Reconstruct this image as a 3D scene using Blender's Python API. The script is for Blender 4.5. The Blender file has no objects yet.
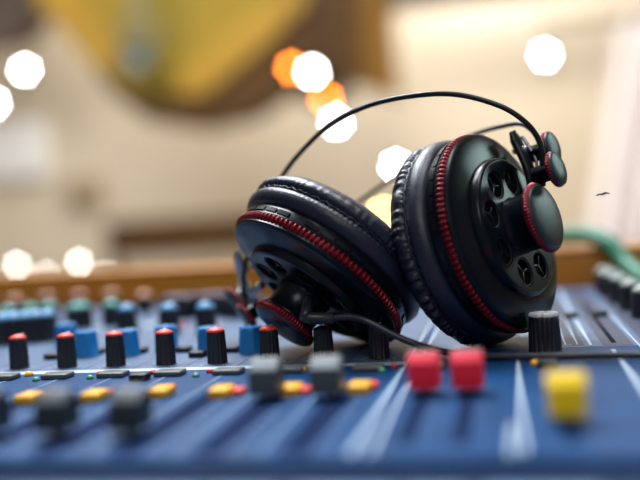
import bpy, bmesh, math, random
from mathutils import Vector, Matrix, noise
SC = bpy.context.scene
COL = SC.collection
PI = math.pi
random.seed(4)
Z0 = 0.90                      # height of the console's top panel above the floor

# ------------------------------------------------------------------ camera
RM = Matrix(((0.97708108, 0.05506704, 0.20562146),
             (0.20356544, 0.04071309, -0.97821447),
             (-0.06223886, 0.99765228, 0.02857024)))
CP = Vector((0, 0, Z0 + 0.076))
FPX = 889.0
cam = bpy.data.cameras.new('camera')
co = bpy.data.objects.new('camera', cam)
COL.objects.link(co)
co.matrix_world = Matrix.Translation(CP) @ RM.to_4x4()
cam.sensor_width = 36.0
cam.lens = 50.0
cam.clip_start = 0.01
cam.dof.use_dof = True
cam.dof.focus_distance = 0.462
cam.dof.aperture_fstop = 2.25
cam.dof.aperture_blades = 7
cam.dof.aperture_rotation = math.radians(12)
SC.camera = co

# ------------------------------------------------------------------ world, lights, exposure
w = bpy.data.worlds.new('world')
SC.world = w
w.use_nodes = True
w.node_tree.nodes['Background'].inputs[0].default_value = (0.75, 0.85, 1.0, 1)
w.node_tree.nodes['Background'].inputs[1].default_value = 0.2


def area(name, loc, target, size, power, color=(1, 1, 1), sy=None):
    l = bpy.data.lights.new(name, 'AREA')
    l.shape = 'RECTANGLE'
    l.size = size
    l.size_y = sy or size
    l.energy = power
    l.color = color
    o = bpy.data.objects.new(name, l)
    COL.objects.link(o)
    o.location = loc
    o.rotation_euler = (Vector(target) - Vector(loc)).to_track_quat('-Z', 'Y').to_euler()
    return o


area('hall_ceiling_light', (-0.8, 1.6, 3.2), (-0.1, 0.5, Z0), 1.3, 150, (0.88, 0.94, 1.0))
area('console_ceiling_light', (0.6, 0.7, 3.4), (0.0, 0.45, Z0), 1.0, 32, (0.90, 0.96, 1.0))
area('hall_rear_light', (0.3, -1.1, 2.3), (0.0, 0.4, Z0), 0.8, 8.5, (1.0, 0.98, 0.95))
area('wall_wash_fill', (-1.2, 6.7, 4.1), (-1.2, 8.0, 0.6), 5.0, 205, (1.0, 0.95, 0.88), 0.6)  # fill added to brighten the far wall
area('far_end_fill', (-1.6, 3.0, 4.0), (-1.6, 8.0, 1.2), 4.0, 420, (1.0, 0.95, 0.88), 1.2)  # second added fill, lights the canopy and far wall from the front
area('side_reflection_fill', (3.4, 3.1, 2.5), (0.0, 0.5, 0.95), 1.4, 40, (0.72, 1.0, 0.95))  # no window known here; light added for teal reflections on the headphone caps
SC.view_settings.view_transform = 'Standard'
SC.view_settings.look = 'None'
SC.view_settings.gamma = 1
SC.view_settings.use_curve_mapping = False
SC.view_settings.exposure = 0.0
SC.cycles.use_denoising = True
SC.cycles.use_adaptive_sampling = False
SC.cycles.sample_clamp_indirect = 4.0


# ------------------------------------------------------------------ placing helpers
def ray(px, py):
    return RM @ Vector(((px - 320) / FPX, -(py - 240) / FPX, -1.0))


def spot(px, py, z=0.0):
    """point on the level plane z above the console panel"""
    d = ray(px, py)
    return CP + d * ((Z0 + z - CP.z) / d.z)


def far(px, py, depth):
    return CP + ray(px, py) * depth


def onY(px, py, Y):
    d = ray(px, py)
    return CP + d * (Y / d.y)


# ------------------------------------------------------------------ materials
def mat(name, col, rough=0.5, metal=0.0, noise_amt=0.0, scale=20.0, col2=None, emit=None, estr=0.0, spec=0.5,
        bump=0.0, bscale=200.0, coat=0.0):
    m = bpy.data.materials.new(name)
    m.use_nodes = True
    nt = m.node_tree
    b = nt.nodes['Principled BSDF']
    b.inputs['Base Color'].default_value = (*col, 1)
    b.inputs['Roughness'].default_value = rough
    b.inputs['Metallic'].default_value = metal
    b.inputs['Specular IOR Level'].default_value = spec
    b.inputs['Coat Weight'].default_value = coat
    if emit:
        b.inputs['Emission Color'].default_value = (*emit, 1)
        b.inputs['Emission Strength'].default_value = estr
    tc = nt.nodes.new('ShaderNodeTexCoord')
    if noise_amt > 0 or col2:
        n = nt.nodes.new('ShaderNodeTexNoise')
        n.inputs['Scale'].default_value = scale
        n.inputs['Detail'].default_value = 3
        r = nt.nodes.new('ShaderNodeValToRGB')
        c2 = col2 or tuple(min(1, c * (1 + noise_amt)) for c in col)
        c1 = col if col2 else tuple(c * (1 - noise_amt) for c in col)
        r.color_ramp.elements[0].color = (*c1, 1)
        r.color_ramp.elements[1].color = (*c2, 1)
        r.color_ramp.elements[0].position = 0.35
        r.color_ramp.elements[1].position = 0.65
        nt.links.new(tc.outputs['Object'], n.inputs['Vector'])
        nt.links.new(n.outputs['Fac'], r.inputs['Fac'])
        nt.links.new(r.outputs['Color'], b.inputs['Base Color'])
    if bump > 0:
        n2 = nt.nodes.new('ShaderNodeTexNoise')
        n2.inputs['Scale'].default_value = bscale
        bp = nt.nodes.new('ShaderNodeBump')
        bp.inputs['Strength'].default_value = bump
        bp.inputs['Distance'].default_value = 0.001
        nt.links.new(tc.outputs['Object'], n2.inputs['Vector'])
        nt.links.new(n2.outputs['Fac'], bp.inputs['Height'])
        nt.links.new(bp.outputs['Normal'], b.inputs['Normal'])
    return m


def wood(name, c1, c2, rough=0.35, sc=6.0):
    m = mat(name, c1, rough)
    nt = m.node_tree
    tc = nt.nodes.new('ShaderNodeTexCoord')
    mp = nt.nodes.new('ShaderNodeMapping')
    mp.inputs['Scale'].default_value = (1.0, 8.0, 8.0)
    n = nt.nodes.new('ShaderNodeTexNoise')
    n.inputs['Scale'].default_value = sc
    n.inputs['Detail'].default_value = 5
    r = nt.nodes.new('ShaderNodeValToRGB')
    r.color_ramp.elements[0].color = (*c1, 1)
    r.color_ramp.elements[1].color = (*c2, 1)
    nt.links.new(tc.outputs['Object'], mp.inputs['Vector'])
    nt.links.new(mp.outputs['Vector'], n.inputs['Vector'])
    nt.links.new(n.outputs['Fac'], r.inputs['Fac'])
    nt.links.new(r.outputs['Color'], nt.nodes['Principled BSDF'].inputs['Base Color'])
    return m


M = dict(
    panel_blue=mat('console_blue_paint', (0.003, 0.044, 0.140), 0.5, noise_amt=0.15, scale=60, spec=0.13),
    panel_dark=mat('console_dark_blue', (0.003, 0.018, 0.075), 0.8, spec=0.05),
    panel_grey=mat('console_grey_blue_sheen', (0.075, 0.12, 0.21), 0.5, noise_amt=0.15, scale=50, spec=0.3),
    panel_slate=mat('console_slate_paint', (0.035, 0.047, 0.085), 0.5, spec=0.3),
    print_white=mat('printed_white', (0.42, 0.51, 0.62), 0.5),
    print_pale=mat('printed_pale_blue', (0.11, 0.21, 0.36), 0.5),
    body=mat('console_body_blue', (0.008, 0.026, 0.075), 0.6, noise_amt=0.1, spec=0.12),
    slot=mat('slot_black', (0.003, 0.006, 0.02), 0.8, spec=0.05),
    knob=mat('knob_black_plastic', (0.007, 0.008, 0.014), 0.46, bump=0.1, bscale=3000),
    red=mat('knob_red_cap', (0.85, 0.06, 0.025), 0.5),
    blue=mat('knob_blue_plastic', (0.015, 0.22, 0.56), 0.3, noise_amt=0.06),
    teal=mat('knob_teal_cap', (0.05, 0.33, 0.30), 0.4),
    sky=mat('knob_pale_blue_cap', (0.10, 0.30, 0.55), 0.4),
    pink=mat('knob_peach_cap', (0.62, 0.30, 0.20), 0.5),
    plum=mat('switch_plum_grey', (0.12, 0.10, 0.15), 0.4),
    marks=mat('bright_white_paint', (0.92, 0.92, 0.90), 0.5),
    white=mat('white_plastic', (0.75, 0.75, 0.72), 0.4),
    yellow=mat('yellow_plastic', (1.0, 0.64, 0.003), 0.5, spec=0.3),
    amber=mat('amber_plastic', (0.90, 0.45, 0.02), 0.35),
    redcap=mat('red_fader_plastic', (0.80, 0.008, 0.035), 0.5, spec=0.3),
    ledred=mat('red_lamp', (0.6, 0.01, 0.02), 0.25),
    ledgreen=mat('green_lamp', (0.08, 0.35, 0.20), 0.3),
    greycap=mat('grey_fader_plastic', (0.05, 0.06, 0.068), 0.4),
    darkcap=mat('charcoal_fader_plastic', (0.018, 0.025, 0.032), 0.4),
    button=mat('button_grey', (0.09, 0.10, 0.095), 0.4),
    shell=mat('headphone_gloss_plastic', (0.004, 0.007, 0.010), 0.24, spec=0.25),
    hubcap=mat('headphone_satin_teal_black', (0.010, 0.026, 0.030), 0.34, bump=0.05, bscale=4000),
    leather=mat('pad_leatherette', (0.010, 0.014, 0.029), 0.37, bump=0.25, bscale=900),
    ringred=mat('anodised_red', (0.20, 0.005, 0.014), 0.28, metal=0.5),
    vent=mat('vent_dark', (0.003, 0.004, 0.005), 0.6),
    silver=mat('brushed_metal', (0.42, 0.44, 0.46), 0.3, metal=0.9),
    wire=mat('black_steel_wire', (0.012, 0.015, 0.018), 0.3, metal=0.3),
    rubber=mat('cable_rubber', (0.024, 0.029, 0.040), 0.34),
    wall=mat('plaster_beige', (0.585, 0.515, 0.395), 0.9, col2=(0.66, 0.595, 0.49), scale=0.5),
    floor=wood('floor_boards', (0.12, 0.07, 0.03), (0.2, 0.12, 0.06), 0.4),
    ceil=mat('ceiling_paint', (0.62, 0.58, 0.52), 0.9, noise_amt=0.05, scale=1),
    orange=wood('varnished_orange_wood', (0.50, 0.15, 0.003), (0.66, 0.25, 0.010), 0.35),
    brown=wood('dark_brown_wood', (0.055, 0.028, 0.010), (0.10, 0.05, 0.016), 0.4),
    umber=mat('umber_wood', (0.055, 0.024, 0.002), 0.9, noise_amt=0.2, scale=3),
    ochre=wood('ochre_wood', (0.22, 0.10, 0.005), (0.32, 0.16, 0.010), 0.7, 2.0),
    canopy=mat('yellow_canopy', (0.26, 0.165, 0.004), 0.8, col2=(0.14, 0.105, 0.003), scale=1.6),
    beam=mat('grey_brown_beam', (0.075, 0.055, 0.045), 0.7, noise_amt=0.15, scale=3),
    curtain=mat('white_curtain_cloth', (0.86, 0.80, 0.80), 0.9, noise_amt=0.03, scale=4),
    green=mat('green_cable', (0.005, 0.16, 0.085), 0.45),
    greytop=mat('knob_grey_cap', (0.24, 0.28, 0.25), 0.45),
    tan=mat('tan_panel', (0.33, 0.26, 0.17), 0.8, noise_amt=0.1, scale=3),
    pale=mat('pale_board', (0.80, 0.83, 0.86), 0.7, noise_amt=0.03, scale=3),
    insect=mat('insect_body', (0.02, 0.014, 0.012), 0.5),
    wing=mat('insect_wing', (0.16, 0.12, 0.11), 0.4),
    fixture=mat('spotlight_blue_grey', (0.10, 0.15, 0.17), 0.5),
)
E_W = mat('lamp_white_glow', (1, 1, 1), 0.5, emit=(0.90, 0.96, 1.0), estr=85)
E_P = mat('lamp_pink_glow', (1, 1, 1), 0.5, emit=(1.0, 0.80, 0.74), estr=40)
E_Y = mat('lamp_warm_glow', (1, 1, 1), 0.5, emit=(1.0, 0.55, 0.13), estr=60)
E_O = mat('lamp_orange_glow', (1, 0.5, 0.2), 0.5, emit=(1.0, 0.20, 0.01), estr=42)
E_S = mat('ledge_lamp_glow', (1, 1, 1), 0.5, emit=(0.92, 0.94, 0.90), estr=20)


# ------------------------------------------------------------------ mesh helpers
class MB:
    def __init__(s):
        s.bm = bmesh.new()
        s.mats = []

    def mi(s, m):
        if m not in s.mats:
            s.mats.append(m)
        return s.mats.index(m)

    def _paint(s, faces, m, smooth):
        i = s.mi(m)
        for f in faces:
            f.material_index = i
            f.smooth = smooth

    def box(s, lo, hi, m, bevel=0.0, T=None):
        r = bmesh.ops.create_cube(s.bm, size=1.0)
        vs = r['verts']
        c = [(a + b) / 2 for a, b in zip(lo, hi)]
        d = [abs(b - a) for a, b in zip(lo, hi)]
        for v in vs:
            v.co = Vector((v.co.x * d[0] + c[0], v.co.y * d[1] + c[1], v.co.z * d[2] + c[2]))
        fs = set(f for v in vs for f in v.link_faces)
        if bevel > 0:
            es = list(set(e for v in vs for e in v.link_edges))
            rb = bmesh.ops.bevel(s.bm, geom=es, offset=bevel, segments=3, affect='EDGES', profile=0.5)
            vs = list(set(v for f in rb['faces'] for v in f.verts) | set(v for v in vs if v.is_valid))
            fs = set(f for v in vs for f in v.link_faces)
        if T:
            for v in vs:
                v.co = T @ v.co
        s._paint(fs, m, bevel > 0)
        return s

    def lathe(s, prof, n, m, rad=None, closed=False, T=None, caps=True, smooth=True, axis='Z'):
        """prof: list of (axial, radius); rad(i, theta, a, r) may shift r"""
        rings = []
        for i, (a, r) in enumerate(prof):
            ring = []
            for k in range(n):
                t = 2 * PI * k / n
                rr = rad(i, t, a, r) if rad else r
                p = Vector((rr * math.cos(t), rr * math.sin(t), a))
                ring.append(s.bm.verts.new(T @ p if T else p))
            rings.append(ring)
        fs = []
        seq = list(range(len(rings)))
        pairs = list(zip(seq[:-1], seq[1:])) + ([(seq[-1], 0)] if closed else [])
        for i, j in pairs:
            A, B = rings[i], rings[j]
            for k in range(n):
                k2 = (k + 1) % n
                fs.append(s.bm.faces.new((A[k], A[k2], B[k2], B[k])))
        if caps and not closed:
            fs.append(s.bm.faces.new(list(reversed(rings[0]))))
            fs.append(s.bm.faces.new(rings[-1]))
        s._paint(fs, m, smooth)
        return s

    def tube(s, pts, r, m, n=12, flat=None):
        """round tube through pts (Catmull-Rom smoothed by caller); flat=(normal, ratio) squashes it"""
        pts = [Vector(p) for p in pts]
        up = Vector((0, 0, 1))
        rings = []
        prev = None
        for i, p in enumerate(pts):
            t = (pts[min(i + 1, len(pts) - 1)] - pts[max(i - 1, 0)]).normalized()
            if prev is None:
                u = t.cross(up)
                if u.length < 1e-4:
                    u = t.cross(Vector((1, 0, 0)))
                u.normalize()
            else:
                u = (prev - t * prev.dot(t)).normalized()
            prev = u
            v = t.cross(u)
            rr = r[i] if isinstance(r, (list, tuple)) else r
            ring = []
            for k in range(n):
                a = 2 * PI * k / n
                off = u * math.cos(a) * rr + v * math.sin(a) * rr
                if flat:
                    nn, q = flat
                    off -= nn * off.dot(nn) * (1 - q)
                ring.append(s.bm.verts.new(p + off))
            rings.append(ring)
        fs = []
        for A, B in zip(rings[:-1], rings[1:]):
            for k in range(n):
                fs.append(s.bm.faces.new((A[k], A[(k + 1) % n], B[(k + 1) % n], B[k])))
        fs.append(s.bm.faces.new(list(reversed(rings[0]))))
        fs.append(s.bm.faces.new(rings[-1]))
        s._paint(fs, m, True)
        return s

    def prism(s, poly, d, m):
        """polygon (list of Vector) extruded by vector d"""
        A = [s.bm.verts.new(p) for p in poly]
        B = [s.bm.verts.new(Vector(p) + d) for p in poly]
        n = len(A)
        fs = [s.bm.faces.new(A), s.bm.faces.new(list(reversed(B)))]
        for k in range(n):
            fs.append(s.bm.faces.new((A[k], B[k], B[(k + 1) % n], A[(k + 1) % n])))
        s._paint(fs, m, False)
        return s

    def build(s, name, parent=None, loc=None, M4=None, auto=None):
        bmesh.ops.recalc_face_normals(s.bm, faces=s.bm.faces[:])
        if auto:
            for e in s.bm.edges:
                if len(e.link_faces) == 2 and e.calc_face_angle(0) > auto:
                    e.smooth = False
        me = bpy.data.meshes.new(name)
        s.bm.to_mesh(me)
        s.bm.free()
        for m in s.mats:
            me.materials.append(m)
        o = bpy.data.objects.new(name, me)
        COL.objects.link(o)
        if parent:
            o.parent = parent
        if loc is not None:
            o.location = loc
        if M4 is not None:
            o.matrix_local = M4
        return o


def smooth_path(pts, k=10):
    P = [Vector(p) for p in pts]
    P = [P[0] * 2 - P[1]] + P + [P[-1] * 2 - P[-2]]
    out = []
    for i in range(1, len(P) - 2):
        for j in range(k):
            t = j / k
            a, b, c, d = P[i - 1], P[i], P[i + 1], P[i + 2]
            out.append(0.5 * ((2 * b) + (c - a) * t + (2 * a - 5 * b + 4 * c - d) * t * t + (3 * b - a - 3 * c + d) * t ** 3))
    out.append(P[-2])
    return out


def tag(o, label=None, cat=None, group=None, kind=None):
    if label:
        o['label'] = label
    if cat:
        o['category'] = cat
    if group:
        o['group'] = group
    if kind:
        o['kind'] = kind
    return o


def empty(name, loc, label, cat, group=None):
    o = bpy.data.objects.new(name, None)
    COL.objects.link(o)
    o.location = loc
    o.empty_display_size = 0.02
    return tag(o, label, cat, group)


def copy_tree(o, parent=None):
    c = o.copy()
    COL.objects.link(c)
    if parent:
        c.parent = parent
    for ch in list(o.children):
        copy_tree(ch, c)
    return c


# ================================================================== the hall
HX0, HX1, HY0, HY1, HZ = -6.0, 3.6, -1.5, 8.0, 4.2
tag(MB().box((HX0, HY0, -0.1), (HX1, HY1, 0), M['floor']).build('floor'), 'brown boarded floor of the hall', kind='structure')
tag(MB().box((HX0, HY0, HZ), (HX1, HY1, HZ + 0.1), M['ceil']).build('ceiling'), 'pale ceiling of the hall', kind='structure')
tag(MB().box((HX0, HY1, 0), (HX1, HY1 + 0.1, HZ), M['wall']).build('wall_back'), 'beige plaster wall at the far end', kind='structure')
tag(MB().box((HX0 - 0.1, HY0, 0), (HX0, HY1, HZ), M['brown']).build('wall_left'), 'unseen side wall, made dark brown to darken reflections', kind='structure')
tag(MB().box((HX1, HY0, 0), (HX1 + 0.1, HY1, HZ), M['brown']).build('wall_right'), 'unseen side wall, made dark brown to darken reflections', kind='structure')  # dark wood chosen on both side walls to keep headphone reflections dark

YB = HY1
# dark beam under the ceiling at the top of the picture
p0, p1 = onY(385, 3, 6.6), onY(660, -10, 6.6)
tag(MB().box((p0.x, 6.6, p0.z - 0.03), (HX1, 6.8, p0.z + 0.34), M['beam']).build('trim_1'), 'dark beam along the top right of the hall', kind='structure')

# yellow canopy hung below the ceiling
cY = 6.0
can = empty('hanging_canopy', onY(190, -40, cY), 'large yellow angular canopy hanging from the ceiling on the left', 'canopy')
outline = [(10, -100), (36, 0), (92, 66), (140, 96), (205, 92), (262, 46), (306, 4), (320, -100)]
pl = [onY(x, y, cY) - can.location for x, y in outline]
MB().prism(pl, Vector((0, 0.3, 0)), M['canopy']).build('canopy_body', can)
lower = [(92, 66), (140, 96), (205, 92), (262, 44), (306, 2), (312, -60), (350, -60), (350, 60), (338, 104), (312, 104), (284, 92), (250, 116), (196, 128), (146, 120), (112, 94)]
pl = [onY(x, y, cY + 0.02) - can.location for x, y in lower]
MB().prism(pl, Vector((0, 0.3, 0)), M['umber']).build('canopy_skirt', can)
RY = mat('canopy_ridge_yellow', (0.28, 0.165, 0.012), 0.8, noise_amt=0.1, scale=2)
for ridge in ([(36, 0), (62, -30), (132, 66), (94, 68)], [(170, 96), (186, 66), (292, -14), (306, 2), (262, 46), (206, 93)]):
    pl = [onY(x, y, cY - 0.04) - can.location for x, y in ridge]
    MB().prism(pl, Vector((0, 0.05, 0)), RY).build('canopy_ridge', can)

pst = [(338, -90), (342, 20), (352, 84), (398, 96), (392, 40), (384, -90)]
pp = [onY(x, y, 6.6) for x, y in pst]
tag(MB().prism(pp, Vector((0, 0.25, 0)), M['ochre']).build('hanging_screen'),
    'ochre brown wooden panel hanging beside the yellow canopy', 'screen')
pp = [onY(x, y, 6.4) for x, y in [(-60, -90), (58, -90), (40, 10), (14, 42), (-60, 48)]]
tag(MB().prism(pp, Vector((0, 0.25, 0)), M['beam']).build('ceiling_bulkhead'),
    'dark grey brown bulkhead at the upper left corner', 'bulkhead')

# small blue grey spotlight under the canopy
sl = empty('spotlight', onY(140, 52, 5.7), 'small blue grey spotlight in front of the yellow canopy', 'spotlight')
T = Matrix.Rotation(math.radians(115), 4, 'X')
MB().lathe([(-0.10, 0.05), (-0.08, 0.075), (0.06, 0.085), (0.10, 0.10), (0.10, 0.085), (0.07, 0.07)], 24, M['fixture'], T=T).build('lamp_housing', sl)
MB().box((-0.11, -0.01, 0.0), (-0.095, 0.01, 0.22), M['fixture']).box((0.095, -0.01, 0.0), (0.11, 0.01, 0.22), M['fixture']).box(
    (-0.11, -0.01, 0.21), (0.11, 0.01, 0.23), M['fixture']).box((-0.012, -0.012, 0.22), (0.012, 0.012, HZ - sl.location.z), M['fixture']).build('bracket', sl)

# white curtain on the right
cr = empty('curtain', onY(625, 290, 5.2), 'white curtain hanging at the right edge behind the flying insect', 'curtain')
m = MB()
tl, bl = onY(618, 20, 5.2), onY(586, 262, 5.2)
for side in (0,):
    NX, NZ = 90, 12
    grid = []
    for j in range(NZ + 1):
        t = j / NZ
        row = []
        left = tl.lerp(bl, t)
        for i in range(NX + 1):
            s_ = i / NX
            row.append((left.x + s_ * 1.1, 5.2 + 0.05 * math.sin(s_ * 60 + t), left.z))
        grid.append(row)
    zt = grid[0][0][2]
    vs = [[m.bm.verts.new(Vector(p) - cr.location) for p in row] for row in grid]
    vb = [[m.bm.verts.new(Vector(p) - cr.location + Vector((0, 0.012, 0))) for p in row] for row in grid]
    fs = []
    for j in range(NZ):
        for i in range(NX):
            fs.append(m.bm.faces.new((vs[j][i], vs[j][i + 1], vs[j + 1][i + 1], vs[j + 1][i])))
            fs.append(m.bm.faces.new((vb[j][i], vb[j + 1][i], vb[j + 1][i + 1], vb[j][i + 1])))
    for i in range(NX):
        fs.append(m.bm.faces.new((vs[0][i], vb[0][i], vb[0][i + 1], vs[0][i + 1])))
        fs.append(m.bm.faces.new((vs[NZ][i], vs[NZ][i + 1], vb[NZ][i + 1], vb[NZ][i])))
    for j in range(NZ):
        fs.append(m.bm.faces.new((vs[j][0], vs[j + 1][0], vb[j + 1][0], vb[j][0])))
        fs.append(m.bm.faces.new((vs[j][NX], vb[j][NX], vb[j + 1][NX], vs[j + 1][NX])))
    m._paint(fs, M['curtain'], True)
m.build('cloth', cr)
MB().box((-0.4, -0.01, zt - cr.location.z), (1.4, 0.02, zt - cr.location.z + 0.03), M['brown']).build('curtain_rail', cr)

# boards on the far wall
a, b = onY(-50, 128, YB - 0.08), onY(46, 176, YB - 0.08)
tag(MB().box((a.x, YB - 0.07, b.z), (b.x, YB - 0.002, a.z), M['pale'], 0.004).build('white_board'), 'pale white board on the far wall at the left', 'board')
a, b = onY(66, 178, YB - 0.05), onY(104, 204, YB - 0.05)
tag(MB().box((a.x, YB - 0.07, b.z), (b.x, YB - 0.002, a.z), M['tan'], 0.01).build('wall_panel'), 'small dull tan panel on the wall above the dark bench', 'panel')

# dark bench far behind
by = 6.2
a, b = onY(104, 219, by), onY(262, 251, by)
bn = empty('bench', (a.x, by, 0), 'long dark brown wooden bench far behind the console, left of the headphones', 'bench')
W_ = b.x - a.x
zt, zb = a.z - 0.02, b.z
MB().box((0, 0, zb), (W_, 0.05, zt), M['umber'], 0.01).build('backrest', bn)
MB().box((0, 0, 0.42), (W_, -0.42, 0.47), M['brown'], 0.01).build('seat', bn)
for xx in (0.0, W_ - 0.06):
    MB().box((xx, 0.05, 0), (xx + 0.06, 0.11, zt - 0.02), M['brown'], 0.005).build('leg', bn)
    MB().box((xx, -0.40, 0), (xx + 0.06, -0.34, 0.42), M['brown'], 0.005).build('leg', bn)
# tan dado rail below bench top
a, b = onY(-60, 258, YB - 0.04), onY(640, 262, YB - 0.04)
tag(MB().box((HX0, YB - 0.04, 0.0), (HX1, YB, b.z - 0.12), M['tan']).build('trim_2'), 'tan dado along the foot of the far wall', kind='structure')


# wall lamps: housing + glowing bulb
def wall_lamp(px, py, r, glow, label, y=None):
    y = y or (YB - 0.10)
    p = onY(px, py, y)
    e = empty('wall_lamp', p, label, 'lamp', 'small bright lamps on the far wall')
    Rx = Matrix.Rotation(math.radians(90), 4, 'X')
    depth = max(0.04, (YB - y) - 0.01) if y > 7 else 0.06
    MB().lathe([(-depth, r * 0.8), (-0.01, r * 1.05), (0.005, r * 1.08), (0.005, r * 0.98), (-0.004, r * 0.96)], 24, M['beam'], T=Rx).build('lamp_housing', e)
    MB().lathe([(-0.003, r * 0.95), (0.006, r * 0.9), (0.016, r * 0.6), (0.02, r * 0.2)], 24, glow, T=Rx).build('bulb', e)
    if y < 7:
        MB().lathe([(0.02, 0.008), (HZ - p.z, 0.008)], 10, M['beam'], T=Matrix.Translation((0, 0.03, 0))).build('hanging_rod', e)
    return e


wall_lamp(25, 70, 0.027, E_W, 'bright white lamp at the upper left, the upper of the two there')
wall_lamp(-6, 103, 0.027, E_W, 'bright white lamp cut by the left edge of the picture')
wall_lamp(312, 72, 0.028, E_W, 'bright white lamp just right of the yellow canopy, beside an orange lamp', 5.9)
wall_lamp(336, 122, 0.027, E_W, 'bright white lamp crossed by the upper headband wire', 5.9)
wall_lamp(396, 166, 0.024, E_W, 'bright white lamp peeking over the pad of the right ear cup')
wall_lamp(545, 55, 0.028, E_W, 'lone bright white lamp at the upper right of the beige wall')
wall_lamp(348, 8, 0.027, E_P, 'soft pink white lamp at the top of the ochre panel', 6.3)
wall_lamp(384, 214, 0.036, E_Y, 'warm yellow lamp glowing in the gap between the two ear cups')
wall_lamp(292, 68, 0.028, E_O, 'orange lamp peeking out left of a white lamp by the yellow canopy', 5.93)
wall_lamp(326, 99, 0.028, E_O, 'orange lamp between the two white lamps beside the canopy', 5.93)

# side table with four small lamps, behind the wooden ledge
tY = 1.75
tb = empty('side_table', (-0.85, tY + 0.05, 0), 'low brown table behind the wooden ledge carrying small lamps', 'table')
MB().box((-0.45, -0.12, 0.845), (0.45, 0.2, 0.87), M['brown'], 0.004).build('tabletop', tb)
for sx in (-0.42, 0.39):
    for sy in (-0.1, 0.15):
        MB().box((sx, sy, 0), (sx + 0.03, sy + 0.03, 0.845), M['brown']).build('leg', tb)


def ledge_lamp(px, py, Y, r, glow, label):
    p = onY(px, py, Y)
    e = empty('table_lamp', (p.x, Y, 0.87), label, 'lamp', 'small lamps behind the wooden ledge')
    h = p.z - 0.87
    MB().lathe([(0, r * 1.6), (0.003, r * 1.6), (0.005, r * 0.5), (h - r * 1.1, r * 0.4), (h - r * 0.9, r * 0.9)], 20, M['beam']).build('base', e)
    prof = [(h + r * math.sin(t), max(1e-4, r * math.cos(t))) for t in [(-70 + 16 * k) * PI / 180 for k in range(11)]]
    MB().lathe(prof, 20, glow).build('bulb', e)


ledge_lamp(17, 265, tY, 0.006, E_S, 'round white lamp above the wooden ledge at the far left')
ledge_lamp(79, 262, tY, 0.006, E_S, 'round white lamp above the wooden ledge, third from the left edge')
ledge_lamp(46, 274, tY + 0.06, 0.0045, E_S, 'low white lamp between two brighter ones above the wooden ledge')
ledge_lamp(106, 274, tY + 0.06, 0.0045, E_S, 'low white lamp at the right end of the ledge lamps')

# desk with its raised orange back board
dk = empty('desk', (-0.25, 0.5, 0), 'varnished orange wooden desk under the console with four square legs', 'desk')
MB().box((-0.95, -0.42, 0.77), (0.95, 0.40, 0.80), M['orange'], 0.003).build('desktop', dk)
for sx in (-0.93, 0.87):
    for sy in (-0.40, 0.32):
        MB().box((sx, sy, 0), (sx + 0.06, sy + 0.06, 0.77), M['orange']).build('leg', dk)

led = empty('wooden_ledge', (-0.25, 0.81, 0.80), 'upright orange wooden board along the back edge of the mixing console', 'ledge')
MB().box((-0.95, -0.013, 0), (0.95, 0.017, 0.1295), M['orange'], 0.004).build('board', led)
MB().box((-0.95, -0.016, 0.1297), (0.95, 0.020, 0.1335), M['orange'], 0.0015).build('top_moulding', led)

# ================================================================== mixing console
CX0, CX1, CY0, CY1 = -0.90, 0.55, 0.16, 0.785
con = empty('mixing_console', (-0.2, 0.5, 0.80), 'blue audio mixing console with rows of knobs and coloured faders under the headphones', 'mixing console')
OFF = con.location


def L(p):
    return Vector(p) - OFF


def Lz(x, y, z=0.0):
    return Vector((x, y, Z0 + z)) - OFF


m = MB()
m.box(L((CX0, CY0 + 0.02, 0.803)), L((CX1, CY1, 0.896)), M['body'], 0.004)
m.build('body', con)
for sx in (CX0 + 0.08, CX1 - 0.08):
    for sy in (CY0 + 0.08, CY1 - 0.08):
        MB().lathe([(0, 0.014), (0.004, 0.013)], 20, M['knob'], T=Matrix.Translation(L((sx, sy, 0.80)))).build('foot', con)
# front rail before the fader panel, with write-on labels
m = MB().box(Lz(CX0, CY0, -0.03), Lz(CX1, 0.2565, -0.002), M['body'], 0.002)
m.build('front_rail', con)
m = MB()
m.box(Lz(CX0, 0.266, -0.004), Lz(CX1, CY1, 0.0), M['panel_blue'])


def strip(x0, x1, y0, y1, mt, h=0.00015):
    m.box(Lz(x0, y0, -0.0005), Lz(x1, y1, h), mt)


PITCH = 0.0293
kx = [-0.2728 + PITCH * i for i in range(-4, 8)]
# rear zone of the panel: its grazing reflection put into a grey-blue colour
strip(CX0, -0.052, 0.4405, CY1, M['panel_grey'], 0.0001)
strip(-0.047, 0.30, 0.470, CY1, M['panel_grey'], 0.0001)
strip(CX0, -0.052, 0.4325, 0.4405, M['print_white'])
for x in kx:                                                   # lines between the channels, fader slots
    c = x + PITCH / 2
    strip(c - 0.0004, c + 0.0004, 0.4405, CY1 - 0.02, M['panel_slate'], 0.0002)
    strip(c - 0.0005, c + 0.0005, 0.275, 0.425, M['print_pale'])
    fx = x - 0.0035
    if fx < -0.05:
        strip(fx - 0.0055, fx + 0.0055, 0.272, 0.385, M['panel_dark'])
        strip(fx - 0.0012, fx + 0.0012, 0.274, 0.383, M['slot'], 0.0003)
        for k in range(11):                                     # fader scale ticks
            yy = 0.280 + 0.0095 * k
            strip(fx + 0.006, fx + (0.0105 if k % 5 == 0 else 0.0085), yy, yy + 0.0005, M['print_white'])
    for k in range(9):                                          # knob scale ticks
        t = math.radians(-135 + k * 33.75)
        T = Matrix.Translation(Lz(x + 0.0083 * math.sin(t), 0.451 + 0.0083 * math.cos(t), 0.0001)) @ Matrix.Rotation(-t, 4, 'Z')
        m.box((-0.0003, -0.0008, -0.0003), (0.0003, 0.0008, 0.0001), M['print_white'], T=T)
for x0, x1 in ((-0.0525, -0.0512), (-0.0462, -0.0450)):
    strip(x0, x1, 0.272, 0.77, M['print_white'])
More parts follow.
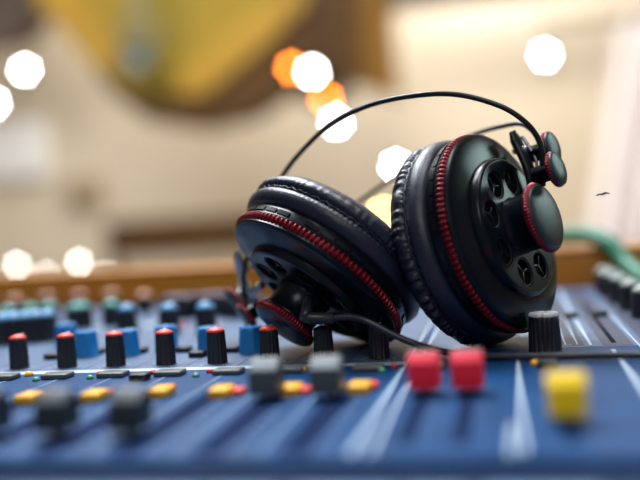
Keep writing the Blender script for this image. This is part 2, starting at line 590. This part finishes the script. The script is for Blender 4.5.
for x0, x1, y0, y1 in ((0.0010, 0.0026, 0.275, 0.440), (0.0475, 0.0495, 0.300, 0.46), (-0.0030, -0.0015, 0.272, 0.31)):
    strip(x0, x1, y0, y1, M['print_white'])
# group fader slots
for x in (-0.0365, -0.0185, 0.017):
    strip(x - 0.003, x + 0.003, 0.285, 0.385, M['panel_dark'])
    strip(x - 0.001, x + 0.001, 0.287, 0.383, M['slot'], 0.0003)
    for k in range(9):
        yy = 0.29 + 0.011 * k
        strip(x + 0.005, x + 0.0085, yy, yy + 0.0006, M['print_pale'])
# master section at the rear right: slate strips, pale strips and slots running away from the camera
strip(0.024, 0.036, 0.475, 0.77, M['panel_slate'], 0.0002)
strip(0.0265, 0.0272, 0.478, 0.56, M['print_white'], 0.0003)
strip(0.0325, 0.0332, 0.478, 0.60, M['print_white'], 0.0003)
strip(0.0385, 0.0400, 0.475, 0.77, M['print_white'], 0.0003)
strip(0.045, 0.060, 0.472, 0.77, M['panel_slate'], 0.0002)
strip(0.050, 0.0525, 0.48, 0.66, M['slot'], 0.0003)
strip(0.062, 0.0628, 0.46, 0.62, M['print_white'], 0.0003)
strip(0.066, 0.10, 0.44, 0.775, M['panel_slate'], 0.0002)
strip(0.004, 0.022, 0.50, 0.60, M['print_pale'], 0.0002)
strip(0.004, 0.030, 0.476, 0.4766, M['print_white'], 0.0003)
# legend patches printed between the rear knobs
for px, py, c in ((172, 326, 'amber'), (183, 325, 'ledred'), (213, 324, 'amber'), (100, 328, 'print_white'), (150, 325, 'print_white')):
    p = spot(px, py)
    strip(p.x - 0.004, p.x + 0.004, p.y - 0.006, p.y + 0.006, M[c], 0.0003)
m.build('panel', con)
for px, wd in ((60, .03), (155, .034), (235, .022), (352, .032), (542, .03), (430, .018)):
    p = spot(px, 496, -0.001)
    MB().box(Lz(p.x - wd / 2, p.y - 0.012, -0.0012), Lz(p.x + wd / 2, p.y + 0.003, -0.0004), M['print_pale'], 0.0002).build('write_on_label', con)


# knob family -------------------------------------------------------
def make_knob(name, r, h, body, cap, n=15, capname='knob_cap', dome=0.0022, white_marks=False):
    def rad(i, t, a, rr):
        return rr * (1.0 - 0.085 * (0.5 + 0.5 * math.cos(n * t)) ** 2) if 0 < i < 4 else rr
    k = MB().lathe([(0.0004, r * 1.04), (0.0012, r * 1.02), (h * 0.5, r * 0.99), (h - 0.0012, r * 0.93), (h - 0.0004, r * 0.90), (h, r * 0.84)], n * 8, body, rad=rad)
    k = k.build(name, con, auto=math.radians(50))

    def crad(i, t, a, rr):
        return rr * (1 + 0.05 * math.cos(n * t)) if i < 2 else rr
    c = MB().lathe([(h - 0.0002, r * 0.88), (h + 0.0006, r * 0.86), (h + dome * 0.6, r * 0.66), (h + dome * 0.92, r * 0.35), (h + dome, r * 0.06)], n * 4, cap, rad=crad)
    c = c.build(capname, k)
    if cap is M['red']:
        tag(c, 'bright red domed cap')
    mk = MB().box((-0.0003, r * 0.1, h + dome * 0.75), (0.0003, r * 0.8, h + dome * 1.02), M['white'])
    mk.build('pointer_line', k)
    return k


def place(proto, loc, used, rot=None):
    loc = Vector(loc)
    loc.y = min(loc.y, 0.772 - OFF.y)
    o = proto if proto.name not in used else copy_tree(proto, con)
    used.add(proto.name)
    o.location = loc
    o.rotation_euler.z = rot if rot is not None else random.uniform(-0.5, 0.5)
    return o


used = set()
blackened = []
kn = make_knob('knob', 0.0053, 0.0170, M['knob'], M['red'])
for i, x in enumerate(kx):
    kk = place(kn, Lz(x, 0.4535), used)
    if 9 < i < 12:                                             # plain black tops under the headphones
        kk.scale.z = 0.94
        blackened.append(kk)
for kk in blackened:
    for c in kk.children:
        if c.name.startswith('knob_cap'):
            c.data = c.data.copy()
            c.data.materials.clear()
            c.data.materials.append(M['knob'])
            c['label'] = 'plain black domed cap'
bk = make_knob('blue_knob', 0.0073, 0.0145, M['blue'], M['blue'], n=6, dome=0.0008)
tag(bk, 'plain blue knob')
for px, py in ((67, 347), (87, 356), (128, 355), (167, 351), (210, 353), (252, 353), (22, 352), (45, 350)):
    if px in (22, 45):
        continue
    place(bk, L(spot(px, py)), used)
# big dark master knob with a white segmented top
bigp = spot(545.5, 351.3)
big = make_knob('master_knob', 0.0081, 0.0175, M['knob'], M['knob'], n=18, dome=0.0006)
tag(big, 'larger black knob with white marks on its top')
big.location = L(Vector((bigp.x, bigp.y, Z0)))
for k in range(6):
    T = Matrix.Rotation(k * PI / 3 + 0.3, 4, 'Z')
    MB().box((-0.0024, 0.0020, 0.0178), (0.0024, 0.0070, 0.0198), M['marks'], 0.0004, T=T).build('white_mark', big)

# knobs at the back of the console
def colour_knob(name, cap, r, h):
    return make_knob(name, r, h, M['knob'], M[cap], n=10, dome=0.004)


tk = colour_knob('teal_topped_knob', 'teal', 0.0075, 0.016)
for px, py in ((9, 331), (31, 329), (50, 327), (76, 329), (84, 328), (112, 326), (-10, 333)):
    place(tk, L(spot(px, py)), used)
sk = colour_knob('pale_blue_topped_knob', 'sky', 0.0072, 0.018)
for px, py in ((3, 345), (15, 344), (26, 343), (37, 342), (48, 341), (128, 335), (170, 335), (207, 334)):
    place(sk, L(spot(px, py)), used)
pk = colour_knob('peach_topped_knob', 'pink', 0.0075, 0.015)
for px, py in ((48, 313), (80, 312), (112, 311), (145, 313), (16, 316)):
    place(pk, L(spot(px, py)), used)
# plum-grey rocker switches at the back
rk = MB().box((-0.0130, -0.011, 0), (0.0130, 0.011, 0.016), M['knob'], 0.0015)
rk = rk.build('rocker_switch', con)
MB().box((-0.0120, -0.010, 0.0155), (0.0120, 0.010, 0.0185), M['plum'], 0.001).build('switch_top', rk)
for px, py in ((180, 318), (213, 316), (243, 317)):
    place(rk, L(spot(px, py)), used, 0.03)
# row of dark chunky knobs along the right, with grey-green tops
ck = colour_knob('grey_topped_knob', 'greytop', 0.0085, 0.017)
for px, py in ((606, 293), (613, 297), (622, 303), (633, 310), (646, 318)):
    place(ck, L(spot(px, py)), used)
mk_ = MB().box((-0.0045, -0.004, 0), (0.0045, 0.004, 0.0035), M['knob'], 0.001).build('small_button', con)
for px, py in ((571, 318), (601, 316), (140, 380), (53, 359), (97, 354), (140, 353), (184, 352), (232, 352), (198, 357), (548, 367)):
    place(mk_, L(spot(px, py)), used, 0.0)
# long grey push buttons in front of the knob row
pb = MB().box((-0.0072, -0.0050, 0), (0.0072, 0.0050, 0.0026), M['button'], 0.0007).build('push_button', con)
for i, x in enumerate(kx):
    if x < -0.05:
        place(pb, Lz(x + 0.0285, 0.4195) if x > -0.10 else Lz(x + 0.0105 + 0.0016 * (i - 4), 0.4200), used, 0.0)
# small lamps beside the buttons
lr = MB().lathe([(0, 0.0019), (0.0010, 0.0018), (0.0018, 0.0012), (0.0021, 0.0003)], 16, M['ledred']).build('red_light', con)
for px, py in ((-4, 378), (48, 376), (100, 375), (153, 374), (210, 373), (394, 368)):
    place(lr, L(spot(px, py)), used, 0)
la = MB().lathe([(0, 0.0024), (0.0012, 0.0023), (0.0022, 0.0015), (0.0026, 0.0003)], 16, M['amber']).build('amber_light', con)
for px, py in ((302, 371), (360, 370), (29, 376), (535, 365)):
    place(la, L(spot(px, py)), used, 0)
lg = MB().lathe([(0, 0.0019), (0.0010, 0.0018), (0.0018, 0.0012), (0.0021, 0.0003)], 16, M['ledgreen']).build('green_light', con)
for px, py in ((36, 381), (90, 379), (140, 377), (382, 372), (196, 377)):
    place(lg, L(spot(px, py)), used, 0)
# yellow and red square buttons
yb = MB().box((-0.0044, -0.0065, 0), (0.0044, 0.0065, 0.0040), M['amber'], 0.0008).build('yellow_button', con)
for px, py in ((30, 402), (95, 400), (162, 396), (222, 396), (291, 394), (360, 392)):
    place(yb, L(spot(px, py)), used, 0)
rb = MB().box((-0.0028, -0.0040, 0), (0.0028, 0.0040, 0.0026), M['red'], 0.0006).build('red_button', con)
for px, py in ((44, 398), (105, 396), (168, 391), (238, 394), (306, 393), (371, 388)):
    place(rb, L(spot(px, py)), used, 0)


# fader caps --------------------------------------------------------
def make_fader(name, body, top, wd=0.0125, ht=0.0145, dp=0.0125):
    """cap seen end-on: sloped ends, a scooped top and a stem into the slot"""
    m = MB()
    prof = []
    hd = dp / 2
    pts = [(-hd * 1.12, 0.0), (-hd * 0.98, ht * 0.62), (-hd * 0.92, ht * 0.68), (-hd * 0.10, ht * 0.97), (hd * 0.1, ht), (hd * 0.3, ht * 0.97), (hd * 0.92, ht * 0.70), (hd, ht * 0.62), (hd, 0.0)]
    poly = [Vector((-wd / 2, y, z + 0.003)) for y, z in pts]
    m.prism(poly, Vector((wd, 0, 0)), body)
    es = [e for e in m.bm.edges]
    bmesh.ops.bevel(m.bm, geom=es, offset=0.0005, segments=2, affect='EDGES')
    for f in m.bm.faces:
        f.smooth = True
    m.box((-0.001, -0.002, -0.002), (0.001, 0.002, 0.0035), M['silver'])
    o = m.build(name, con, auto=math.radians(40))
    ang = math.atan2(ht * 0.29, hd * 0.82)
    ln = math.hypot(ht * 0.29, hd * 0.82)
    T = Matrix.Translation((0, -hd * 0.51, ht * 0.825 + 0.003)) @ Matrix.Rotation(ang, 4, 'X')
    MB().box((-wd / 2 * 0.92, -ln * 0.49, -0.0004), (wd / 2 * 0.92, ln * 0.49, 0.0005), top, 0.0003, T=T).build('grip_top', o)
    MB().box((-wd / 2 * 0.9, -0.0005, ht * 0.98 + 0.002), (wd / 2 * 0.9, 0.0005, ht + 0.0034), M['white']).build('indicator_line', o)
    return o


fg = make_fader('fader_cap', M['greycap'], mat('light_grey_plastic', (0.27, 0.30, 0.32), 0.6, spec=0.2))
tag(fg, 'grey fader cap')
fx = [x - 0.0035 for x in kx]
for i, y in ((6, 0.357), (7, 0.357)):
    place(fg, Lz((-0.1015, -0.0755)[i - 6], y), used, 0)
fd = make_fader('charcoal_fader_cap', M['darkcap'], mat('mid_grey_plastic', (0.10, 0.115, 0.125), 0.4))
tag(fd, 'dark charcoal fader cap')
for x in (-0.1375, -0.1665, -0.1950, -0.224):
    place(fd, Lz(x, 0.300), used, 0)
fr = make_fader('red_fader_cap', M['redcap'], mat('light_red_plastic', (0.72, 0.02, 0.055), 0.6, spec=0.2))
tag(fr, 'bright red fader cap')
for x in (-0.0360, -0.0185):
    place(fr, Lz(x, 0.362), used, 0)
fy = make_fader('yellow_fader_cap', M['yellow'], mat('light_yellow_plastic', (0.95, 0.62, 0.012), 0.6, spec=0.2), wd=0.0130, ht=0.0145)
tag(fy, 'bright yellow fader cap')
place(fy, Lz(0.0170, 0.312), used, 0)

# ================================================================== headphones
hp = empty('headphones', (-0.05, 0.49, Z0), 'black over-ear headphones with red ridged rings lying on the mixing console', 'headphones')
HO = hp.location
mm = 0.001
R0 = 58.5
cup_axis = {'R': Vector((0.8626, -0.4424, 0.2455)).normalized(), 'L': Vector((-0.5205, -0.4764, -0.7087)).normalized()}
cup_c = {'R': Vector((-0.0040, 0.4792, Z0 + 0.0610)), 'L': Vector((-0.1039, 0.4785, Z0 + 0.0405))}


def frame(side, spin=0.0):
    z = cup_axis[side]
    x = Vector((0, 0, 1)).cross(z).normalized()
    y = z.cross(x)
    R = Matrix((x, y, z)).transposed().to_4x4()
    return Matrix.Translation(cup_c[side] - HO) @ R @ Matrix.Rotation(spin, 4, 'Z')


def S(prof):
    return [(a * mm, r * mm) for a, r in prof]


def ear_cup():
    # housing: band behind the red ring, lip and dome in front of it
    m = MB()
    m.lathe(S([(-11, 40), (-11, 55.6), (-9.0, 56.4), (-2.6, 57.3), (-2.4, 55.8), (2.4, 55.8), (2.6, 57.1), (3.8, 57.4), (5.0, 56.3), (5.8, 54.2),
               (7.0, 48.5), (8.0, 43.5), (8.4, 40.5), (8.6, 30)]), 160, M['shell'])
    # raised dashes around the band
    N = 36
    for k in range(N):
        if k % 9 == 8:
            continue
        a0 = 2 * PI * k / N
        for (x0, x1) in ((-6.9, -4.2),):
            vs = []
            for j in range(5):
                t = a0 + 2 * PI / N * 0.86 * j / 4
                for (aa, rr) in ((x0, 56.4), (x0, 57.5), (x1, 57.7), (x1, 56.6)):
                    vs.append(m.bm.verts.new((rr * mm * math.cos(t), rr * mm * math.sin(t), aa * mm)))
            fs = []
            for j in range(4):
                A, B = vs[4 * j:4 * j + 4], vs[4 * j + 4:4 * j + 8]
                for q in range(4):
                    fs.append(m.bm.faces.new((A[q], A[(q + 1) % 4], B[(q + 1) % 4], B[q])))
            fs.append(m.bm.faces.new(vs[:4]))
            fs.append(m.bm.faces.new(list(reversed(vs[-4:]))))
            m._paint(fs, M['shell'], False)
    cup = m.build('ear_cup', hp, auto=math.radians(38))

    # ear pad: soft ring with seam and pleats
    prof = [(-9, 56.2), (-10.2, 58.2), (-12.5, 60.0), (-15.5, 60.8), (-18.0, 60.0), (-19.2, 58.2), (-19.9, 57.6), (-20.6, 58.2), (-21.8, 60.2),
            (-24.0, 60.6), (-26.8, 59.4), (-29.6, 56.8), (-32.2, 52.6), (-34.4, 47.0), (-35.4, 41.5), (-34.5, 36.5), (-31.5, 33), (-26, 31), (-15, 30.5), (-9, 31)]

    def prad(i, t, a, r):
        am = a / mm
        n1 = noise.noise(Vector((math.cos(t) * 3.2, math.sin(t) * 3.2, am * 0.12)))
        d = 0.35 * n1
        if -33 < am < -20:
            wgt = max(0.0, 1 - abs(am + 23.5) / 9.0)
            pl = math.sin(62 * t + 3.0 * noise.noise(Vector((math.cos(t) * 5, math.sin(t) * 5, 1.7))) * 3)
            d += (0.22 + 0.95 * (0.5 - 0.5 * math.cos(t)) ** 1.5) * wgt * pl * (0.75 + 0.5 * n1)
        if -20.7 < am < -19:
            d += 0.7 * math.sin(120 * t)
        return r + d * mm
    pad = MB().lathe(S(prof), 620, M['leather'], rad=prad, closed=True).build('ear_pad', cup)
    tag(pad, 'padded leatherette ear cushion')
    # stitched piping in the seam
    N = 124
    pts = [Vector(((58.6 + 0.5 * math.sin(k * 2.5)) * mm * math.cos(2 * PI * k / N), (58.6 + 0.5 * math.sin(k * 2.5)) * mm * math.sin(2 * PI * k / N), (-19.9 + 0.45 * (-1) ** k) * mm))
           for k in range(N + 1)]
    MB().tube(pts, 0.75 * mm, M['leather'], n=8).build('pad_seam', cup)
    MB().lathe(S([(-14, 46), (-14, 0.2)]), 48, M['vent'], caps=False).build('speaker_cloth', cup)

    # ridged red ring
    NT = 116

    def rrad(i, t, a, r):
        if 1 < i < 5:
            return r - 1.7 * mm * min(1, max(0, 0.5 + 1.3 * math.cos(NT * t) - 0.25))
        return r
    ring = MB().lathe(S([(-3.0, 55.6), (-2.2, 57.0), (-1.9, 58.2), (0.0, 58.7), (1.9, 58.2), (2.3, 56.8), (3.1, 55.6)]), NT * 8, M['ringred'], rad=rrad, closed=True)
    tag(ring.build('ridged_ring', cup, auto=math.radians(60)), 'red ridged ring')

    # vented plate with eight round holes
    m = MB()
    bm = m.bm
    zt = 12.8 * mm

    def circle(cx, cy, r, n, z):
        return [bm.verts.new((cx + r * math.cos(2 * PI * k / n), cy + r * math.sin(2 * PI * k / n), z)) for k in range(n)]

    def loop_edges(vs):
        return [bm.edges.new((vs[k], vs[(k + 1) % len(vs)])) for k in range(len(vs))]
    es = []
    outer = circle(0, 0, 38.0 * mm, 128, zt)
    es += loop_edges(outer)
    hub = circle(0, 0, 14.0 * mm, 64, zt)
    es += loop_edges(hub)
    holes = []
    HR, HC = 8.5, 27.2
    for k in range(8):
        t = 2 * PI * (k + 0.5) / 8
        h = circle(HC * mm * math.cos(t), HC * mm * math.sin(t), HR * mm, 40, zt)
        holes.append((h, t))
        es += loop_edges(h)
    bmesh.ops.triangle_fill(bm, use_beauty=True, edges=es)
    # keep only faces of the plate itself
    kill = []
    for f in bm.faces:
        c = f.calc_center_median()
        rr = math.hypot(c.x, c.y)
        inh = any(math.hypot(c.x - HC * mm * math.cos(t), c.y - HC * mm * math.sin(t)) < HR * mm * 0.985 for _, t in holes)
        if inh or rr < 13.6 * mm or rr > 38.0 * mm:
            kill.append(f)
    bmesh.ops.delete(bm, geom=kill, context='FACES_ONLY')
    m._paint(bm.faces, M['shell'], False)
    # walls of the holes and the rounded rim
    fs = []
    for h, t in holes:
        low = [bm.verts.new(v.co - Vector((0, 0, 4.0 * mm))) for v in h]
        for k in range(len(h)):
            fs.append(bm.faces.new((h[k], h[(k + 1) % len(h)], low[(k + 1) % len(h)], low[k])))
        fs.append(bm.faces.new(low))
    m._paint(fs, M['vent'], False)
    prev = outer
    fs = []
    for (a, r) in ((12.6, 38.9), (12.1, 39.6), (11.3, 40.1), (7.6, 40.6)):
        cur = circle(0, 0, r * mm, 128, a * mm)
        for k in range(128):
            fs.append(bm.faces.new((prev[k], prev[(k + 1) % 128], cur[(k + 1) % 128], cur[k])))
        prev = cur
    m._paint(fs, M['shell'], True)
    plate = m.build('vented_plate', cup, auto=math.radians(38))
    # a grille in every hole: toothed rim and three spokes
    for k in range(8):
        t = 2 * PI * (k + 0.5) / 8
        g = MB()
        T = Matrix.Translation((HC * mm * math.cos(t), HC * mm * math.sin(t), 0))

        def trad(i, q, a, r):
            return r - (0.45 * mm * (0.5 + 0.5 * math.cos(40 * q)) if i in (2, 3) else 0)
        g.lathe(S([(11.0, 8.5), (12.4, 8.4), (12.4, 7.5), (11.0, 7.4)]), 160, M['shell'], rad=trad, closed=True, T=T)
        for q in range(3):
            T2 = T @ Matrix.Rotation(t + q * 2 * PI / 3, 4, 'Z')
            g.box((0, -0.65 * mm, 10.6 * mm), (7.7 * mm, 0.65 * mm, 11.5 * mm), M['shell'], 0.0002, T=T2)
        g.build('vent_grille', cup)
    # hub, its red ring and cap
    MB().lathe(S([(9, 16.5), (12.8, 16.5), (13.8, 15.8), (23.0, 16.0), (25.0, 17.6), (26.4, 18.8)]), 96, M['shell']).build('hub', cup)

    def hrad(i, t, a, r):
        return r - (0.7 * mm * (0.5 + 0.5 * math.cos(64 * t)) ** 2 if 0 < i < 4 else 0)
    tag(MB().lathe(S([(26.2, 17.5), (26.6, 19.6), (28.0, 20.1), (29.4, 19.6), (30.2, 18.4), (30.2, 17.0)]), 384, M['ringred'], rad=hrad, closed=True).build('hub_ring', cup, auto=math.radians(60)),
        'red ridged ring')
    MB().lathe(S([(29.4, 18.5), (30.4, 18.3), (31.0, 17.0), (31.7, 12.5), (32.1, 6.0), (32.2, 0.3)]), 96, M['hubcap']).build('hub_cap', cup)
    return cup


cR = ear_cup()
cL = copy_tree(cR, hp)
for ch in cR.children:
    if ch.name.split('.')[0] in ('ear_pad', 'pad_seam'):
        ch.scale.z = 1.12
for ch in cL.children:
    if ch.name.split('.')[0] in ('ear_pad', 'pad_seam'):
        ch.scale.z = 1.04
    if ch.name.split('.')[0] in ('hub', 'hub_ring', 'hub_cap'):
        ch.scale.z = 1.18
CS = Matrix.Scale(0.932, 4)
cR.matrix_local = frame('R', 0.10) @ CS
cL.matrix_local = frame('L', 1.05) @ CS


def H(px, py, d):
    return far(px, py, d) - HO


# headband: two steel wires
w1 = [(250, 312, .520), (243, 285, .530), (252, 235, .535), (268, 200, .532), (283, 175, .527), (300, 153, .517), (330, 125, .502), (370, 105, .486), (420, 95, .473), (460, 95, .466), (500, 106, .461),
      (524, 121, .459), (538, 138, .459), (543, 158, .459), (543, 186, .462)]
w2 = [(238, 300, .560), (246, 270, .580), (290, 238, .590), (330, 221, .588), (356, 204, .585), (380, 187, .578), (405, 171, .568), (440, 150, .550), (475, 134, .530), (503, 126, .511), (522, 124, .497),
      (535, 134, .487), (541, 150, .480), (542, 166, .479)]
MB().tube(smooth_path([H(*p) for p in w1]), 1.45 * mm, M['wire']).build('headband_wire', hp)
MB().tube(smooth_path([H(*p) for p in w2]), 1.45 * mm, M['wire']).build('headband_wire', hp)


# adjuster knobs where the wires end: short drum, red ridged ring, flat cap
def adjuster(name):
    k = MB().lathe(S([(-11, 3.6), (-10.5, 4.6), (-2.5, 4.8), (-1.2, 6.2), (0, 8.0)]), 48, M['shell']).build(name, hp)

    def ar(i, t, a, r):
        return r - (0.5 * mm * (0.5 + 0.5 * math.cos(36 * t)) ** 2 if 0 < i < 4 else 0)
    tag(MB().lathe(S([(-0.6, 7.6), (-0.2, 9.3), (0.8, 9.6), (1.8, 9.4), (2.6, 8.6), (2.6, 7.6)]), 216, M['ringred'], rad=ar, closed=True).build('adjuster_ring', k), 'red ridged ring')
    MB().lathe(S([(1.6, 9.0), (2.9, 8.9), (3.4, 8.0), (3.6, 3.0), (3.6, 0.2)]), 64, M['hubcap']).build('adjuster_cap', k)
    return k


def orient(o, p, axis):
    z = Vector(axis).normalized()
    x = Vector((0, 0, 1)).cross(z).normalized()
    y = z.cross(x)
    o.matrix_local = Matrix.Translation(p) @ Matrix((x, y, z)).transposed().to_4x4()


ad = adjuster('wire_adjuster')
aR = cup_axis['R'].copy()
orient(ad, H(553.5, 170, .458), (aR.x, aR.y, aR.z))
o = copy_tree(ad, hp)
orient(o, H(548.5, 149, .479), (aR.x, aR.y, aR.z - 0.05))
aL = cup_axis['L'].copy()
o = copy_tree(ad, hp)
orient(o, H(248, 316, .520), (aL.x - 0.2, aL.y, aL.z + 0.15))
o = copy_tree(ad, hp)
orient(o, H(237, 299, .555), (aL.x - 0.2, aL.y, aL.z + 0.15))


# yoke arms holding the cups to the adjusters
def yoke(pts, r, q, ax):
    P = smooth_path([H(*p) for p in pts], 8)
    n = len(P)
    rr = [r * (0.55 + 0.45 * min(1, i / 6, (n - 1 - i) / 6)) for i in range(n)]
    return MB().tube(P, rr, M['wire'], n=14, flat=(ax, q)).build('yoke_arm', hp)


yk = yoke([(512, 131, .484), (517, 143, .484), (524, 157, .481), (530, 172, .479), (533, 190, .478), (532, 206, .478)], 4.6 * mm, 0.6, cup_axis['R'])
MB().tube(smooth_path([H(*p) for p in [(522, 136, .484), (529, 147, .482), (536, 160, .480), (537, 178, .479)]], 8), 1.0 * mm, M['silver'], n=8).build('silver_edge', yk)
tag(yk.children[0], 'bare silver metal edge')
MB().tube([H(515, 151, .490), H(526, 149, .478)], 1.9 * mm, M['silver'], n=12).build('pivot_pin', yk)
yl = yoke([(238, 250, .530), (239, 262, .532), (242, 275, .535), (248, 288, .535), (254, 298, .53)], 3.6 * mm, 0.5, cup_axis['L'])
yl.data.materials.clear()
yl.data.materials.append(mat('smoky_grey_metal', (0.34, 0.36, 0.36), 0.3, metal=0.8))
MB().tube([H(251, 293, .53), H(262, 285, .52)], 2.4 * mm, M['silver'], n=12).build('pivot_pin', yl)

# cable with its strain relief at the left cup
sr = MB().tube([H(305, 318, .452), H(309, 318, .452), H(332, 318.5, .452), H(334, 318.5, .452)], [2.6 * mm, 3.1 * mm, 3.0 * mm, 2.4 * mm], M['rubber'], n=16).build('strain_relief', hp)
MB().tube([H(305, 318, .452), H(307, 308, .462), H(310, 298, .475)], 3.0 * mm, M['rubber'], n=12).build('cable_socket', sr)
cb = [H(*p) for p in [(330, 318.3, .452), (342, 317, .451), (352, 317, .450), (364, 320, .448), (380, 328, .446), (398, 337, .444), (420, 345.5, .442)]]
cb += [spot(px, py, 0.0024) - HO for px, py in ((450, 353), (480, 356), (515, 356.5), (550, 356.3), (590, 355.5), (640, 355.5), (720, 358), (840, 368))]
cb += [Vector((0.24, 0.40, Z0 + 0.0024)) - HO, Vector((0.38, 0.43, Z0 + 0.0024)) - HO, Vector((0.52, 0.41, Z0 + 0.0024)) - HO]
MB().tube(smooth_path(cb), 1.75 * mm, M['rubber'], n=14).build('cable', hp)

# ================================================================== loose things
# green cable draped over the back board at the right
gp = [(0.030, .850, .932), (0.040, .838, .9425), (0.055, .820, .9435), (0.070, .803, .9435), (0.084, .784, .9365), (0.095, .766, .920), (0.108, .735, .9085), (0.128, .690, .9082), (0.158, .630, .9082)]
tag(MB().tube(smooth_path(gp), 0.0072, M['green'], n=14).build('green_cable'), 'thick green cable draped over the wooden back board at the right', 'cable')

# small insect in the air
ip = far(603, 194, 0.458)
ins = empty('insect', ip, 'tiny dark insect in the air right of the headphones, before the white curtain', 'insect')
MB().lathe([(-0.0013, 0.0001), (-0.0010, 0.00035), (-0.0003, 0.0005), (0.0003, 0.00042), (0.0006, 0.0006), (0.0011, 0.00055), (0.0014, 0.0003), (0.0017, 0.00038), (0.0020, 0.0001)], 14, M['insect'],
           T=Matrix.Rotation(math.radians(65), 4, 'Y') @ Matrix.Rotation(math.radians(20), 4, 'X')).build('body', ins)
for s_ in (-1, 1):
    T = Matrix.Rotation(s_ * 0.35 - 0.1, 4, 'Y')
    wv = [Vector((0, 0, 0.0003)), Vector((s_ * 0.0016, 0.0004, 0.0012)), Vector((s_ * 0.0032, 0.0008, 0.0012)), Vector((s_ * 0.0034, 0.0009, 0.0006)), Vector((s_ * 0.0016, 0.0006, 0.0003))]
    MB().prism([T @ v for v in wv], Vector((0, 0.00005, 0.00003)), M['wing']).build('wing', ins)
for k, (dx, dz) in enumerate(((-0.0012, -0.0016), (0.0002, -0.0020), (0.0014, -0.0015))):
    MB().tube([Vector((0.0002 * k, 0, -0.0002)), Vector((dx * 0.7, 0.0003, -0.0005)), Vector((dx, 0.0004, dz))], 0.00007, M['insect'], n=6).build('leg', ins)
